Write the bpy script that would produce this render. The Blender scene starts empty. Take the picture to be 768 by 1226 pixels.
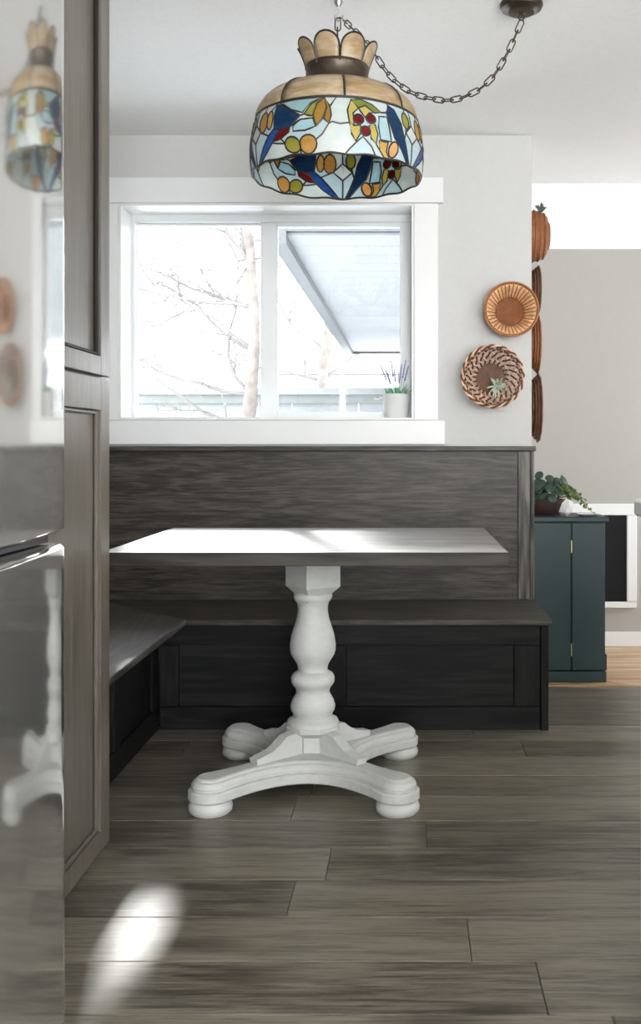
import bpy, bmesh, math, random
import numpy as np
from mathutils import Vector, Matrix
random.seed(7)
PI = math.pi
S = bpy.context.scene
C = S.collection

# ------------------------------------------------------------------ camera, world, lights, exposure
CAMZ = 1.08          # eye height; X right, Y into the room, photo principal point (490,537), f = 1200 px of 768
cam_d = bpy.data.cameras.new('camera'); cam = bpy.data.objects.new('camera', cam_d); C.objects.link(cam)
cam.location = (0, 0, CAMZ); cam.rotation_euler = (PI/2, 0, 0)
cam_d.sensor_fit = 'HORIZONTAL'; cam_d.sensor_width = 36; cam_d.lens = 36*1200/768
cam_d.shift_x = -106/768; cam_d.shift_y = -76/768; cam_d.clip_start = .05; cam_d.clip_end = 200
S.camera = cam

w = bpy.data.worlds.new('overcast'); S.world = w; w.use_nodes = True
bg = w.node_tree.nodes['Background']; bg.inputs[0].default_value = (.93, .965, 1, 1); bg.inputs[1].default_value = 12.0

sun_d = bpy.data.lights.new('hazy_sun', 'SUN'); sun_d.energy = 4.3; sun_d.angle = math.radians(4.0); sun_d.color = (1, .97, .93)
sun = bpy.data.objects.new('hazy_sun', sun_d); C.objects.link(sun); sun.location = (-2, 9, 5)
sun.rotation_euler = Vector((.265, -1, -.60)).to_track_quat('-Z', 'Y').to_euler()   # low sun shining in through the window
def area(name, loc, rot, sx, sy, power, col):
    l = bpy.data.lights.new(name, 'AREA'); l.shape = 'RECTANGLE'; l.size = sx; l.size_y = sy; l.energy = power; l.color = col
    o = bpy.data.objects.new(name, l); C.objects.link(o); o.location = loc; o.rotation_euler = rot
    return o
# added fill lamps out of view, standing in for daylight from unseen sides
area('fill_rear', (1.1, -2.40, 1.35), (math.radians(112), 0, 0), 2.2, 1.9, 98, (1, .975, .94))  # added soft fill from behind the camera, tilted up for the ceiling
area('fill_side', (2.5, .2, 1.5), (0, math.radians(98), 0), 1.4, 2.0, 50, (1, .98, .95))  # added fill from the right so the table base shades
area('fill_far_room', (2.5, 5.0, 1.15), (0, math.radians(112), 0), .9, .7, 8, (1, .98, .95))  # added lamp aimed up to brighten the far room ceiling

S.view_settings.view_transform = 'Standard'; S.view_settings.look = 'None'
S.view_settings.exposure = 0.1; S.view_settings.gamma = 1; S.view_settings.use_curve_mapping = False

# ------------------------------------------------------------------ materials
def newmat(name):
    m = bpy.data.materials.new(name); m.use_nodes = True
    nt = m.node_tree; nt.nodes.clear()
    out = nt.nodes.new('ShaderNodeOutputMaterial')
    return m, nt, out
def c4(c): return (c[0], c[1], c[2], 1)
def srgb(r, g, b):
    f = lambda v: (v/255/12.92) if v/255 <= .04045 else ((v/255+.055)/1.055)**2.4
    return (f(r), f(g), f(b))
def coords(nt, scale=(1, 1, 1), rand=True):
    tc = nt.nodes.new('ShaderNodeTexCoord'); mp = nt.nodes.new('ShaderNodeMapping')
    mp.inputs['Scale'].default_value = scale
    if rand:
        oi = nt.nodes.new('ShaderNodeObjectInfo'); mu = nt.nodes.new('ShaderNodeMath'); mu.operation = 'MULTIPLY'; mu.inputs[1].default_value = 37.0
        nt.links.new(oi.outputs['Random'], mu.inputs[0])
        cb = nt.nodes.new('ShaderNodeCombineXYZ')
        for i in range(3): nt.links.new(mu.outputs[0], cb.inputs[i])
        va = nt.nodes.new('ShaderNodeVectorMath'); va.operation = 'ADD'
        nt.links.new(tc.outputs['Object'], va.inputs[0]); nt.links.new(cb.outputs[0], va.inputs[1])
        nt.links.new(va.outputs[0], mp.inputs['Vector'])
    else:
        nt.links.new(tc.outputs['Object'], mp.inputs['Vector'])
    return mp
def ramp(nt, src, stops):
    r = nt.nodes.new('ShaderNodeValToRGB'); e = r.color_ramp.elements
    while len(e) < len(stops): e.new(.5)
    for i, (p, c) in enumerate(stops): e[i].position = p; e[i].color = c4(c)
    nt.links.new(src, r.inputs[0]); return r
def noise(nt, vec, scale, detail=4, rough=.55, dist=0):
    n = nt.nodes.new('ShaderNodeTexNoise'); n.inputs['Scale'].default_value = scale; n.inputs['Detail'].default_value = detail
    n.inputs['Roughness'].default_value = rough; n.inputs['Distortion'].default_value = dist
    nt.links.new(vec, n.inputs['Vector']); return n
def bump(nt, h, strength, dist=.002):
    b = nt.nodes.new('ShaderNodeBump'); b.inputs['Strength'].default_value = strength; b.inputs['Distance'].default_value = dist
    nt.links.new(h, b.inputs['Height']); return b
def plain(name, col, rough=.5, metal=0, var=.08, nscale=6, bmp=0, spec=.5, coat=0):
    m, nt, out = newmat(name); p = nt.nodes.new('ShaderNodeBsdfPrincipled')
    mp = coords(nt); n = noise(nt, mp.outputs[0], nscale)
    lo = tuple(v*(1-var) for v in col); hi = tuple(min(1, v*(1+var)) for v in col)
    r = ramp(nt, n.outputs['Fac'], [(.3, lo), (.7, hi)])
    nt.links.new(r.outputs[0], p.inputs['Base Color'])
    p.inputs['Roughness'].default_value = rough; p.inputs['Metallic'].default_value = metal
    p.inputs['Specular IOR Level'].default_value = spec; p.inputs['Coat Weight'].default_value = coat
    if bmp:
        b = bump(nt, n.outputs['Fac'], bmp); nt.links.new(b.outputs[0], p.inputs['Normal'])
    nt.links.new(p.outputs[0], out.inputs[0]); return m
def wood(name, dark, mid, light, axis='x', rough=.4, spec=.5, fine=1.0, tone=.0, knots=False, bmp=.15, big=1.0, ring=.07, midw=.55, coat=0, coat_r=.4):
    """grain runs along the given axis"""
    m, nt, out = newmat(name); p = nt.nodes.new('ShaderNodeBsdfPrincipled')
    k = {'x': (.9, 9, 9), 'y': (9, .9, 9), 'z': (9, 9, .9)}[axis]
    mp = coords(nt, k)
    big_n = noise(nt, mp.outputs[0], .75*big, 3, .5, .4)
    sm = nt.nodes.new('ShaderNodeMath'); sm.operation = 'MULTIPLY'; sm.inputs[1].default_value = 62.0
    nt.links.new(big_n.outputs['Fac'], sm.inputs[0])
    sn = nt.nodes.new('ShaderNodeMath'); sn.operation = 'SINE'; nt.links.new(sm.outputs[0], sn.inputs[0])
    k2 = tuple(v*(2.5 if v > 1 else 1.5) for v in k); mp2 = coords(nt, k2)
    fine_n = noise(nt, mp2.outputs[0], 4*fine, 6, .75)
    mid_n = noise(nt, mp2.outputs[0], .8*fine, 4, .6, .3)
    mx = nt.nodes.new('ShaderNodeMath'); mx.operation = 'MULTIPLY_ADD'; mx.inputs[1].default_value = ring
    nt.links.new(sn.outputs[0], mx.inputs[0])
    m2 = nt.nodes.new('ShaderNodeMath'); m2.operation = 'MULTIPLY_ADD'; m2.inputs[1].default_value = midw
    nt.links.new(mid_n.outputs['Fac'], m2.inputs[0])
    m3 = nt.nodes.new('ShaderNodeMath'); m3.operation = 'MULTIPLY'; m3.inputs[1].default_value = 1.05-midw
    nt.links.new(fine_n.outputs['Fac'], m3.inputs[0])
    nt.links.new(m3.outputs[0], m2.inputs[2]); nt.links.new(m2.outputs[0], mx.inputs[2])
    last = mx.outputs[0]
    if tone:
        oi = nt.nodes.new('ShaderNodeObjectInfo'); ta = nt.nodes.new('ShaderNodeMath'); ta.operation = 'MULTIPLY_ADD'; ta.inputs[1].default_value = tone
        nt.links.new(oi.outputs['Random'], ta.inputs[0]); 
        tb = nt.nodes.new('ShaderNodeMath'); tb.operation = 'SUBTRACT'; tb.inputs[1].default_value = tone/2
        nt.links.new(last, ta.inputs[2]); nt.links.new(ta.outputs[0], tb.inputs[0]); last = tb.outputs[0]
    r = ramp(nt, last, [(.42, dark), (.52, mid), (.63, light)])
    col = r.outputs[0]
    if knots:
        mp3 = coords(nt, tuple(v*(.45 if v > 1 else 1.6) for v in k)); vo = nt.nodes.new('ShaderNodeTexVoronoi'); vo.voronoi_dimensions = '2D'; vo.inputs['Scale'].default_value = .8
        nt.links.new(mp3.outputs[0], vo.inputs['Vector'])
        kr = ramp(nt, vo.outputs['Distance'], [(.04, (.32, .30, .28)), (.17, (1, 1, 1))])
        mm = nt.nodes.new('ShaderNodeMix'); mm.data_type = 'RGBA'; mm.blend_type = 'MULTIPLY'; mm.inputs[0].default_value = .7
        nt.links.new(col, mm.inputs[6]); nt.links.new(kr.outputs[0], mm.inputs[7]); col = mm.outputs[2]
    nt.links.new(col, p.inputs['Base Color'])
    p.inputs['Roughness'].default_value = rough; p.inputs['Specular IOR Level'].default_value = spec
    p.inputs['Coat Weight'].default_value = coat; p.inputs['Coat Roughness'].default_value = coat_r; p.inputs['Coat IOR'].default_value = 1.7
    b = bump(nt, fine_n.outputs['Fac'], bmp, .001); nt.links.new(b.outputs[0], p.inputs['Normal'])
    nt.links.new(p.outputs[0], out.inputs[0]); return m
def stained_glass(name, col, streak=None, trans=.6):
    m, nt, out = newmat(name)
    mp = coords(nt, (9, 9, 30)); n = noise(nt, mp.outputs[0], 1.2, 3, .5, 1.0)
    r = ramp(nt, n.outputs['Fac'], [(.3, col), (.7, streak or col)])
    p = nt.nodes.new('ShaderNodeBsdfPrincipled'); p.inputs['Roughness'].default_value = .16
    nt.links.new(r.outputs[0], p.inputs['Base Color'])
    t = nt.nodes.new('ShaderNodeBsdfTranslucent'); nt.links.new(r.outputs[0], t.inputs['Color'])
    mx = nt.nodes.new('ShaderNodeMixShader'); mx.inputs[0].default_value = trans
    nt.links.new(p.outputs[0], mx.inputs[1]); nt.links.new(t.outputs[0], mx.inputs[2]); nt.links.new(mx.outputs[0], out.inputs[0])
    return m
def clear_pane(name):
    m, nt, out = newmat(name)
    tr = nt.nodes.new('ShaderNodeBsdfTransparent'); tr.inputs[0].default_value = (.97, .98, .98, 1)
    gl = nt.nodes.new('ShaderNodeBsdfGlossy'); gl.inputs['Roughness'].default_value = .02
    fr = nt.nodes.new('ShaderNodeFresnel'); fr.inputs[0].default_value = 1.35
    mx = nt.nodes.new('ShaderNodeMixShader'); nt.links.new(fr.outputs[0], mx.inputs[0])
    nt.links.new(tr.outputs[0], mx.inputs[1]); nt.links.new(gl.outputs[0], mx.inputs[2]); nt.links.new(mx.outputs[0], out.inputs[0])
    return m

M = {}
M['wall'] = plain('wall_paint', (.60, .60, .588), .7, var=.015, nscale=40, bmp=.05)
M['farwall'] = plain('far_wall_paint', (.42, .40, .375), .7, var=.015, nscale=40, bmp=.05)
M['ceil'] = plain('ceiling_paint', (.90, .90, .89), .8, var=.02, nscale=60, bmp=.1)
M['trim'] = plain('white_trim', (.80, .81, .81), .35, var=.01)
M['vinyl'] = plain('white_vinyl', (.80, .83, .84), .3, var=.01)
M['bench_x'] = wood('stained_oak_x', srgb(43, 40, 37), srgb(63, 59, 54), srgb(86, 80, 73), 'x', .42, bmp=.2, spec=.3, fine=1.5, big=1.3, ring=.045, midw=.3)
M['bench_y'] = wood('stained_oak_y', srgb(40, 38, 36), srgb(66, 63, 58), srgb(96, 91, 84), 'y', .36, bmp=.12, coat=.7, coat_r=.42)
M['bench_z'] = wood('stained_oak_z', srgb(50, 48, 45), srgb(86, 83, 77), srgb(116, 112, 104), 'z', .42, bmp=.2, spec=.3)
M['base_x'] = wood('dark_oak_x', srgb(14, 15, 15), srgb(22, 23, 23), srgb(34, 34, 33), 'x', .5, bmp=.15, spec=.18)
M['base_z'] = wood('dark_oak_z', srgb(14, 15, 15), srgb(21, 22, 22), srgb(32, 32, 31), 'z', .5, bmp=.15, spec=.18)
M['table_x'] = wood('table_oak', srgb(58, 53, 48), srgb(92, 86, 79), srgb(128, 121, 112), 'x', .5, bmp=.15, spec=.6, coat=.8, coat_r=.46)
M['pantry'] = wood('pantry_stain', srgb(90, 83, 76), srgb(102, 95, 88), srgb(112, 105, 97), 'z', .3, bmp=.05, fine=2.2, ring=.0)
M['plank'] = wood('floor_vinyl_oak', srgb(74, 68, 60), srgb(110, 103, 92), srgb(134, 126, 113), 'x', .33, tone=.12, knots=True, bmp=.08, ring=.025, fine=1.5, midw=.38)
M['subfloor'] = plain('subfloor', srgb(50, 47, 43), .8)
M['tanfloor'] = wood('tan_wood_floor', srgb(165, 130, 95), srgb(195, 160, 122), srgb(215, 185, 150), 'x', .35)
M['distress'] = None
M['steel'] = plain('dark_stainless', (.68, .675, .65), .07, metal=.91, var=.02, nscale=3)
M['steel_side'] = plain('fridge_grey_side', (.12, .12, .12), .4)
M['black'] = plain('black_gap', (.015, .015, .017), .5)
M['teal'] = plain('teal_paint', srgb(25, 52, 54), .45, var=.06)
M['brass'] = plain('brass', (.72, .58, .30), .3, metal=1)
M['bronze'] = plain('aged_bronze', (.075, .058, .042), .38, metal=.8, var=.3, nscale=25)
M['lead'] = plain('lead_came', (.035, .032, .030), .45, metal=.4, var=.2, nscale=60)
M['steelhook'] = plain('zinc', (.45, .45, .45), .35, metal=1)
M['caramel'] = stained_glass('caramel_slag_glass', srgb(186, 156, 112), srgb(220, 204, 176), .45)
M['wicker_tan'] = plain('wicker_tan', srgb(236, 192, 148), .55, var=.2, nscale=30, bmp=.3)
M['wicker_rim'] = plain('wicker_rim', srgb(170, 112, 66), .6, var=.25, nscale=45, bmp=.3)
M['wicker_brown'] = plain('wicker_brown', srgb(140, 86, 50), .6, var=.25, nscale=45, bmp=.3)
M['wicker_pale'] = plain('wicker_pale', srgb(222, 180, 154), .55, var=.3, nscale=22, bmp=.3)
M['wicker_dark'] = plain('wicker_dark', srgb(96, 62, 38), .6, var=.3, nscale=40, bmp=.4)
M['airplant'] = plain('airplant_leaf', srgb(196, 206, 188), .6, var=.15, nscale=30)
M['potwhite'] = plain('white_pot', (.74, .74, .73), .35, var=.02)
M['lav_leaf'] = plain('lavender_leaf', srgb(110, 165, 125), .6, var=.25, nscale=50)
M['lav_flower'] = plain('lavender_flower', srgb(140, 130, 175), .7, var=.2, nscale=60)
M['leaf'] = plain('eucalyptus_leaf', srgb(48, 72, 54), .5, var=.35, nscale=14)
M['leaf2'] = plain('fern_leaf', srgb(96, 120, 60), .5, var=.3, nscale=20)
M['stem'] = plain('stem_brown', srgb(80, 66, 45), .7)
M['darkpot'] = plain('dark_pot', srgb(52, 34, 28), .5, var=.2)
M['stone'] = plain('white_stone', (.75, .74, .72), .6, var=.15, nscale=20, bmp=.4)
M['darkpanel'] = plain('dark_panel', (.012, .012, .014), .6, spec=.15)
M['pane'] = clear_pane('window_glass')
M['counter'] = plain('white_counter', (.70, .69, .67), .25, var=.05, nscale=10)
M['snow'] = plain('snow', (.75, .77, .8), .8)
M['bark'] = plain('bark', (.122, .103, .092), .9, var=.25, nscale=9, bmp=.5)
M['twig'] = plain('twig', (.105, .096, .09), .9)
M['fence'] = plain('fence_paint', (.12, .125, .125), .8)
M['fencecap'] = plain('fence_cap', (.085, .092, .09), .8)
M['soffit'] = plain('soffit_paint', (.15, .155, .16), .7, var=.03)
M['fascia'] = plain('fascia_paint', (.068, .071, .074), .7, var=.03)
M['garage'] = plain('garage_siding', (.5, .5, .5), .8)
M['garage_roof'] = plain('garage_roof', (.05, .05, .058), .8)
def distressed():
    m, nt, out = newmat('distressed_white'); p = nt.nodes.new('ShaderNodeBsdfPrincipled')
    mp = coords(nt, (14, 14, 40), False); n = noise(nt, mp.outputs[0], 1.6, 6, .7)
    r = ramp(nt, n.outputs['Fac'], [(.27, srgb(95, 85, 75)), (.33, srgb(196, 198, 194)), (.8, srgb(212, 213, 210))])
    nt.links.new(r.outputs[0], p.inputs['Base Color']); p.inputs['Roughness'].default_value = .55
    b = bump(nt, n.outputs['Fac'], .2); nt.links.new(b.outputs[0], p.inputs['Normal'])
    nt.links.new(p.outputs[0], out.inputs[0]); return m
M['distress'] = distressed()
M['pantry_shade'] = plain('pantry_bead_shade', srgb(38, 34, 31), .5, spec=.2)  # dark bead colour paints in the shadow line of the panel recess
M['edge'] = wood('dark_edge', srgb(36, 32, 30), srgb(50, 46, 43), srgb(66, 61, 57), 'x', .5, spec=.25)

# ------------------------------------------------------------------ mesh helpers
class MB:
    def __init__(s): s.v = []; s.f = []
    def add(s, verts, faces):
        n = len(s.v); s.v += [tuple(q) for q in verts]; s.f += [tuple(i+n for i in f) for f in faces]; return s
    def box(s, x0, x1, y0, y1, z0, z1, b=0):
        if b <= 0:
            v = [(x, y, z) for z in (z0, z1) for y in (y0, y1) for x in (x0, x1)]
            return s.add(v, [(0, 2, 3, 1), (4, 5, 7, 6), (0, 1, 5, 4), (2, 6, 7, 3), (0, 4, 6, 2), (1, 3, 7, 5)])
        bm = bmesh.new(); bmesh.ops.create_cube(bm, size=1)
        for q in bm.verts: q.co = Vector(((x0+x1)/2+q.co.x*(x1-x0), (y0+y1)/2+q.co.y*(y1-y0), (z0+z1)/2+q.co.z*(z1-z0)))
        bmesh.ops.bevel(bm, geom=list(bm.edges), offset=b, segments=1, affect='EDGES')
        bm.verts.index_update(); s.add([q.co for q in bm.verts], [[q.index for q in f.verts] for f in bm.faces]); bm.free(); return s
    def lathe(s, prof, c=(0, 0, 0), axis='z', seg=32, closed=False, a0=0, a1=2*PI):
        full = abs(a1-a0-2*PI) < 1e-6; n = seg if full else seg+1; vs = []; fs = []
        for r, h in prof:
            for i in range(n):
                a = a0+(a1-a0)*i/seg; p = (r*math.cos(a), r*math.sin(a), h)
                if axis == 'y': p = (p[0], p[2], p[1])
                elif axis == 'x': p = (p[2], p[0], p[1])
                vs.append((p[0]+c[0], p[1]+c[1], p[2]+c[2]))
        m = len(prof)
        for j in range(m if closed else m-1):
            for i in range(seg):
                i2 = (i+1) % n; j2 = (j+1) % m
                fs.append((j*n+i, j*n+i2, j2*n+i2, j2*n+i))
        return s.add(vs, fs)
    def tube(s, pts, r, seg=6, closed=False):
        P = [Vector(p) for p in pts]; n = len(P); R = r if isinstance(r, (list, tuple)) else [r]*n
        vs = []; fs = []; up = None
        for i in range(n):
            a = P[(i-1) % n] if (closed or i) else P[0]; b = P[(i+1) % n] if (closed or i < n-1) else P[-1]
            t = (b-a); t = t.normalized() if t.length > 1e-9 else Vector((0, 0, 1))
            if up is None: up = Vector((0, 0, 1)) if abs(t.z) < .9 else Vector((1, 0, 0))
            u = up-t*up.dot(t)
            if u.length < 1e-6: u = t.orthogonal()
            u.normalize(); up = u; wv = t.cross(u)
            for k in range(seg):
                an = 2*PI*k/seg; vs.append(P[i]+(u*math.cos(an)+wv*math.sin(an))*R[i])
        for i in range(n if closed else n-1):
            j = (i+1) % n
            for k in range(seg): fs.append((i*seg+k, i*seg+(k+1) % seg, j*seg+(k+1) % seg, j*seg+k))
        if not closed: fs.append(tuple(range(seg))[::-1]); fs.append(tuple((n-1)*seg+k for k in range(seg)))
        return s.add(vs, fs)
    def prism(s, outline, z0, z1):
        n = len(outline); v = [(x, y, z0) for x, y in outline]+[(x, y, z1) for x, y in outline]
        return s.add(v, [tuple(range(n))[::-1], tuple(range(n, 2*n))]+[(i, (i+1) % n, n+(i+1) % n, n+i) for i in range(n)])
    def xform(s, mat, start=0):
        for i in range(start, len(s.v)): s.v[i] = tuple(mat @ Vector(s.v[i]))
        return s
LOC = {}
def link_mesh(name, me, parent=None, center=(0, 0, 0)):
    o = bpy.data.objects.new(name, me); C.objects.link(o)
    if parent: o.parent = parent; o.location = Vector(center)-LOC[parent]
    else: o.location = center
    LOC[o] = Vector(center); return o
def obj(name, mb, mat, parent=None, smooth=False, base=False):
    v = np.array(mb.v); lo, hi = v.min(0), v.max(0); c = (lo+hi)/2
    if base: c[2] = lo[2]
    me = bpy.data.meshes.new(name); me.from_pydata([tuple(q) for q in (v-c)], [], mb.f)
    me.materials.append(M[mat] if isinstance(mat, str) else mat)
    bm = bmesh.new(); bm.from_mesh(me); bmesh.ops.recalc_face_normals(bm, faces=bm.faces); bm.to_mesh(me); bm.free()
    if smooth:
        for p in me.polygons: p.use_smooth = True
        try: me.set_sharp_from_angle(angle=math.radians(40))
        except Exception: pass
    return link_mesh(name, me, parent, tuple(c))
def tag(o, label=None, cat=None, group=None, kind=None):
    if label: o['label'] = label
    if cat: o['category'] = cat
    if group: o['group'] = group
    if kind: o['kind'] = kind
    return o
def thing(name, label, cat, loc, group=None):
    o = bpy.data.objects.new(name, None); C.objects.link(o); o.location = loc; o.empty_display_size = .05; LOC[o] = Vector(loc)
    return tag(o, label, cat, group)
def struct(name, mb, mat, parent=None): 
    o = obj(name, mb, mat, parent); o['kind'] = 'structure'; return o
def box(*a, **k): return MB().box(*a, **k)

# ------------------------------------------------------------------ room shell
WY = 4.40; WX = .539; LX = -1.43; RX = 2.6; BY = -2.5; HC = 2.455; FY = 5.45; GY = 4.55
floor = struct('floor', box(LX, RX, BY, GY, -.06, -.010), 'subfloor')
row = 0; y = .111-.2*14
while y < GY:
    x = LX-random.uniform(0, 1.1)
    y0, y1 = max(y, BY), min(y+.2, GY)
    if y1-y0 > .02:
        while x < RX:
            x0, x1 = max(x, LX), min(x+1.22, RX)
            if x1-x0 > .02:
                hgt = random.uniform(-.0006, 0)
                obj('plank', box(x0+.0008, x1-.0008, y0+.0008, y1-.0008, -.010, hgt, b=.0016), 'plank', floor)
            x += 1.22
    y += .2; row += 1
ff = struct('floor_far', box(WX+.01, RX, GY+.012, FY, -.06, -.004), 'subfloor')
for i in range(9):
    y0 = GY+.012+i*.1; y1 = min(y0+.0985, FY)
    for k in range(3):
        x0 = WX+.012+k*.7; obj('plank', box(x0, min(x0+.6985, RX), y0, y1, -.004, .004, b=.001), 'tanfloor', ff)
struct('trim_1', box(WX+.01, RX, GY+.001, GY+.011, -.01, .005), 'tanfloor')

# back wall with a window opening (opening X -1.27..0.022, Z 1.204..2.153)
OX0, OX1, OZ0, OZ1 = -1.27, .022, 1.204, 2.153
wb = MB(); T = .18
wb.box(LX, OX0, WY, WY+T, 0, HC); wb.box(OX1, WX, WY, WY+T, 0, HC); wb.box(OX0, OX1, WY, WY+T, 0, OZ0); wb.box(OX0, OX1, WY, WY+T, OZ1, HC)
struct('wall_back', wb, 'wall')
struct('wall_passage', box(WX-.17, WX, WY+T, FY, 0, HC+.02), 'wall')
struct('wall_far', box(WX-.17, RX, FY, FY+.12, 0, 2.9), 'farwall')
struct('wall_left', box(LX-.12, LX, BY, WY+T, 0, HC), 'wall')
wr = MB(); wr.box(RX, RX+.12, BY, FY+.12, 0, .9); wr.box(RX, RX+.12, BY, 4.6, .9, HC); wr.box(RX, RX+.12, 4.6, FY+.12, 1.6, 2.9)
struct('wall_right', wr, 'wall')
wq = MB(); wq.box(LX, 0, BY-.12, BY, 0, HC); wq.box(2.2, RX, BY-.12, BY, 0, HC); wq.box(0, 2.2, BY-.12, BY, 2.3, HC); wq.box(0, 2.2, BY-.12, BY, 0, .4)
struct('wall_rear', wq, 'wall')
# flat ceiling, then the lower sloped ceiling of the far room
cl = MB(); cl.box(LX, WX, BY, WY+T, HC, HC+.1); cl.box(WX, RX, BY, 5.2, HC, HC+.1)
struct('ceiling', cl, 'ceil')
z2 = 2.165
cf = MB().add([(WX, 5.2, HC), (RX, 5.2, HC), (RX, FY, z2), (WX, FY, z2), (WX, 5.2, HC+.1), (RX, 5.2, HC+.1), (RX, FY, HC+.1), (WX, FY, HC+.1)],
              [(0, 1, 2, 3), (4, 7, 6, 5), (0, 3, 7, 4), (3, 2, 6, 7), (2, 1, 5, 6), (1, 0, 4, 5)])
struct('ceiling_far', cf, 'ceil')
struct('baseboard_far', box(WX+.02, RX, FY-.016, FY-.001, .005, .085, b=.003), 'trim')

# ------------------------------------------------------------------ window
win = bpy.data.objects.new('window_1', None); C.objects.link(win); win.location = (-.62, WY, OZ0); LOC[win] = Vector(win.location)
win['kind'] = 'structure'; win['label'] = 'white vinyl sliding window with wide flat white casing'
cy0, cy1 = WY-.022, WY-.001
obj('head_casing', box(-1.40, .150, cy0-.006, cy1, 2.153, 2.263, b=.002), 'trim', win)
obj('side_casing', box(OX1, .128, cy0, cy1, OZ0, 2.152, b=.002), 'trim', win)
obj('side_casing', box(-1.376, OX0, cy0, cy1, OZ0, 2.152, b=.002), 'trim', win)
obj('apron', box(-1.40, .157, cy0-.004, cy1, 1.098, OZ0-.001, b=.002), 'trim', win)
jd = WY+.155
obj('jamb', box(OX0+.001, OX0+.010, WY-.02, jd, OZ0+.012, OZ1-.012), 'trim', win)
obj('jamb', box(OX1-.010, OX1-.001, WY-.02, jd, OZ0+.012, OZ1-.012), 'trim', win)
obj('head_jamb', box(OX0+.001, OX1-.001, WY-.02, jd, OZ1-.011, OZ1-.001), 'trim', win)
obj('sill', box(OX0+.001, OX1-.001, WY-.02, jd, OZ0+.001, OZ0+.011), 'trim', win)
# vinyl frame in the wall plane
fy0, fy1 = WY+.155, WY+.215
fr = MB(); a0, a1, b0, b1 = OX0+.001, OX1-.001, OZ0+.001, OZ1-.001
fr.box(a0, a0+.022, fy0, fy1, b0, b1); fr.box(a1-.012, a1, fy0, fy1, b0, b1); fr.box(a0+.022, a1-.012, fy0, fy1, b0, b0+.010); fr.box(a0+.022, a1-.012, fy0, fy1, b1-.042, b1)
obj('window_frame', fr, 'vinyl', win)
def sash(x0, x1, z0, z1, y0, y1, l, r, t, b):
    m = MB(); m.box(x0, x0+l, y0, y1, z0, z1, b=.002); m.box(x1-r, x1, y0, y1, z0, z1, b=.002)
    m.box(x0+l, x1-r, y0, y1, z1-t, z1); m.box(x0+l, x1-r, y0, y1, z0, z0+b)
    s_ = obj('sash', m, 'vinyl', win)
    obj('pane', box(x0+l-.004, x1-r+.004, (y0+y1)/2-.003, (y0+y1)/2+.003, z0+b-.004, z1-t+.004), 'pane', s_)
sash(-1.246-.004, -.640, 1.2155, 2.108, fy0+.032, fy0+.056, .006, .036, .008, .008)
sash(-.676, .009, 1.2155, 2.108, fy0+.002, fy0+.028, .079, .051, .020, .032)

# ------------------------------------------------------------------ refrigerator (bowed doors)
FE = (-.53, 1.55); RAD = 3.5; cyc = 1.09
def bow(y):
    apex = -.53+(RAD-math.sqrt(RAD**2-(1.55-cyc)**2)); return apex-(RAD-math.sqrt(max(0, RAD**2-(y-cyc)**2)))
fridge = thing('refrigerator', 'dark stainless refrigerator with bowed doors beside the pantry cabinet', 'refrigerator', (-.9, cyc, 0))
obj('body', box(-1.40, -.625, cyc-.455, cyc+.455, .03, 1.80, b=.006), 'steel_side', fridge)
def fdoor(name, z0, z1, lip=False):
    ys = [cyc-.46+.92*i/48 for i in range(49)]
    front = [(bow(y), y) for y in ys]
    # rounded vertical edges
    r = .010
    out = [(-.62, ys[0]), (front[0][0]-r, ys[0])]+[(front[0][0]-r+r*math.sin(t), ys[0]+r-r*math.cos(t)) for t in (.5, 1.0)]+front[1:-1]
    out += [(front[-1][0]-r+r*math.sin(t), ys[-1]-r+r*math.cos(t)) for t in (1.0, .5)]+[(front[-1][0]-r, ys[-1]), (-.62, ys[-1])]
    m = MB(); n = len(out)
    def ring(off, z): return [(x-off if x > -.61 else x, y, z) for x, y in out]
    rings = [ring(.006, z0), ring(0, z0+.005), ring(0, z1-.005), ring(.006, z1)]
    vs = [q for R_ in rings for q in R_]; fs = [tuple(range(n))[::-1], tuple(3*n+i for i in range(n))]
    for j in range(3):
        for i in range(n): fs.append((j*n+i, j*n+(i+1) % n, (j+1)*n+(i+1) % n, (j+1)*n+i))
    m.add(vs, fs); return obj(name, m, 'steel', fridge, smooth=True)
fdoor('upper_door', .954, 1.80); fdoor('lower_door', .06, .934)
obj('handle_recess', box(-.62, -.555, cyc-.45, cyc+.45, .936, .952), 'black', fridge)
obj('toe_grille', box(-1.2, -.66, cyc-.45, cyc+.45, 0, .028), 'black', fridge)

# ------------------------------------------------------------------ pantry cabinet
PX = -.816; py0, py1 = 1.575, 2.73
pantry = thing('pantry_cabinet', 'tall grey-brown stained pantry cabinet between refrigerator and bench', 'cabinet', (-1.1, 2.2, 0))
obj('body', box(LX+.002, PX-.022, py0, py1, 0, HC-.004), 'pantry', pantry)
def door(z0, z1, rail_b, rail_t, bead='pantry'):
    st = .076
    d = MB(); d.box(PX-.020, PX, py1-st, py1-.001, z0, z1, b=.0015); d.box(PX-.020, PX, py0, py0+st, z0, z1, b=.0015)
    d.box(PX-.020, PX, py0+st, py1-st, z0, z0+rail_b, b=.0015); d.box(PX-.020, PX, py0+st, py1-st, z1-rail_t, z1, b=.0015)
    o = obj('door', d, 'pantry', pantry)
    a, b_ = py0+st, py1-st; c_, e = z0+rail_b, z1-rail_t
    obj('panel', box(PX-.0215, PX-.0175, a+.001, b_-.001, c_+.001, e-.001), 'pantry', o)
    bd = MB(); bw = .012
    for (q0, q1, r0, r1) in ((b_-bw, b_-.0005, c_, e), (a+.0005, a+bw, c_, e), (a+bw, b_-bw, c_+.0005, c_+bw), (a+bw, b_-bw, e-bw, e-.0005)):
        bd.box(PX-.017, PX-.006, q0, q1, r0+.0006, r1-.0006, b=.003)
    obj('bead_moulding', bd, bead, o)
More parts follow.
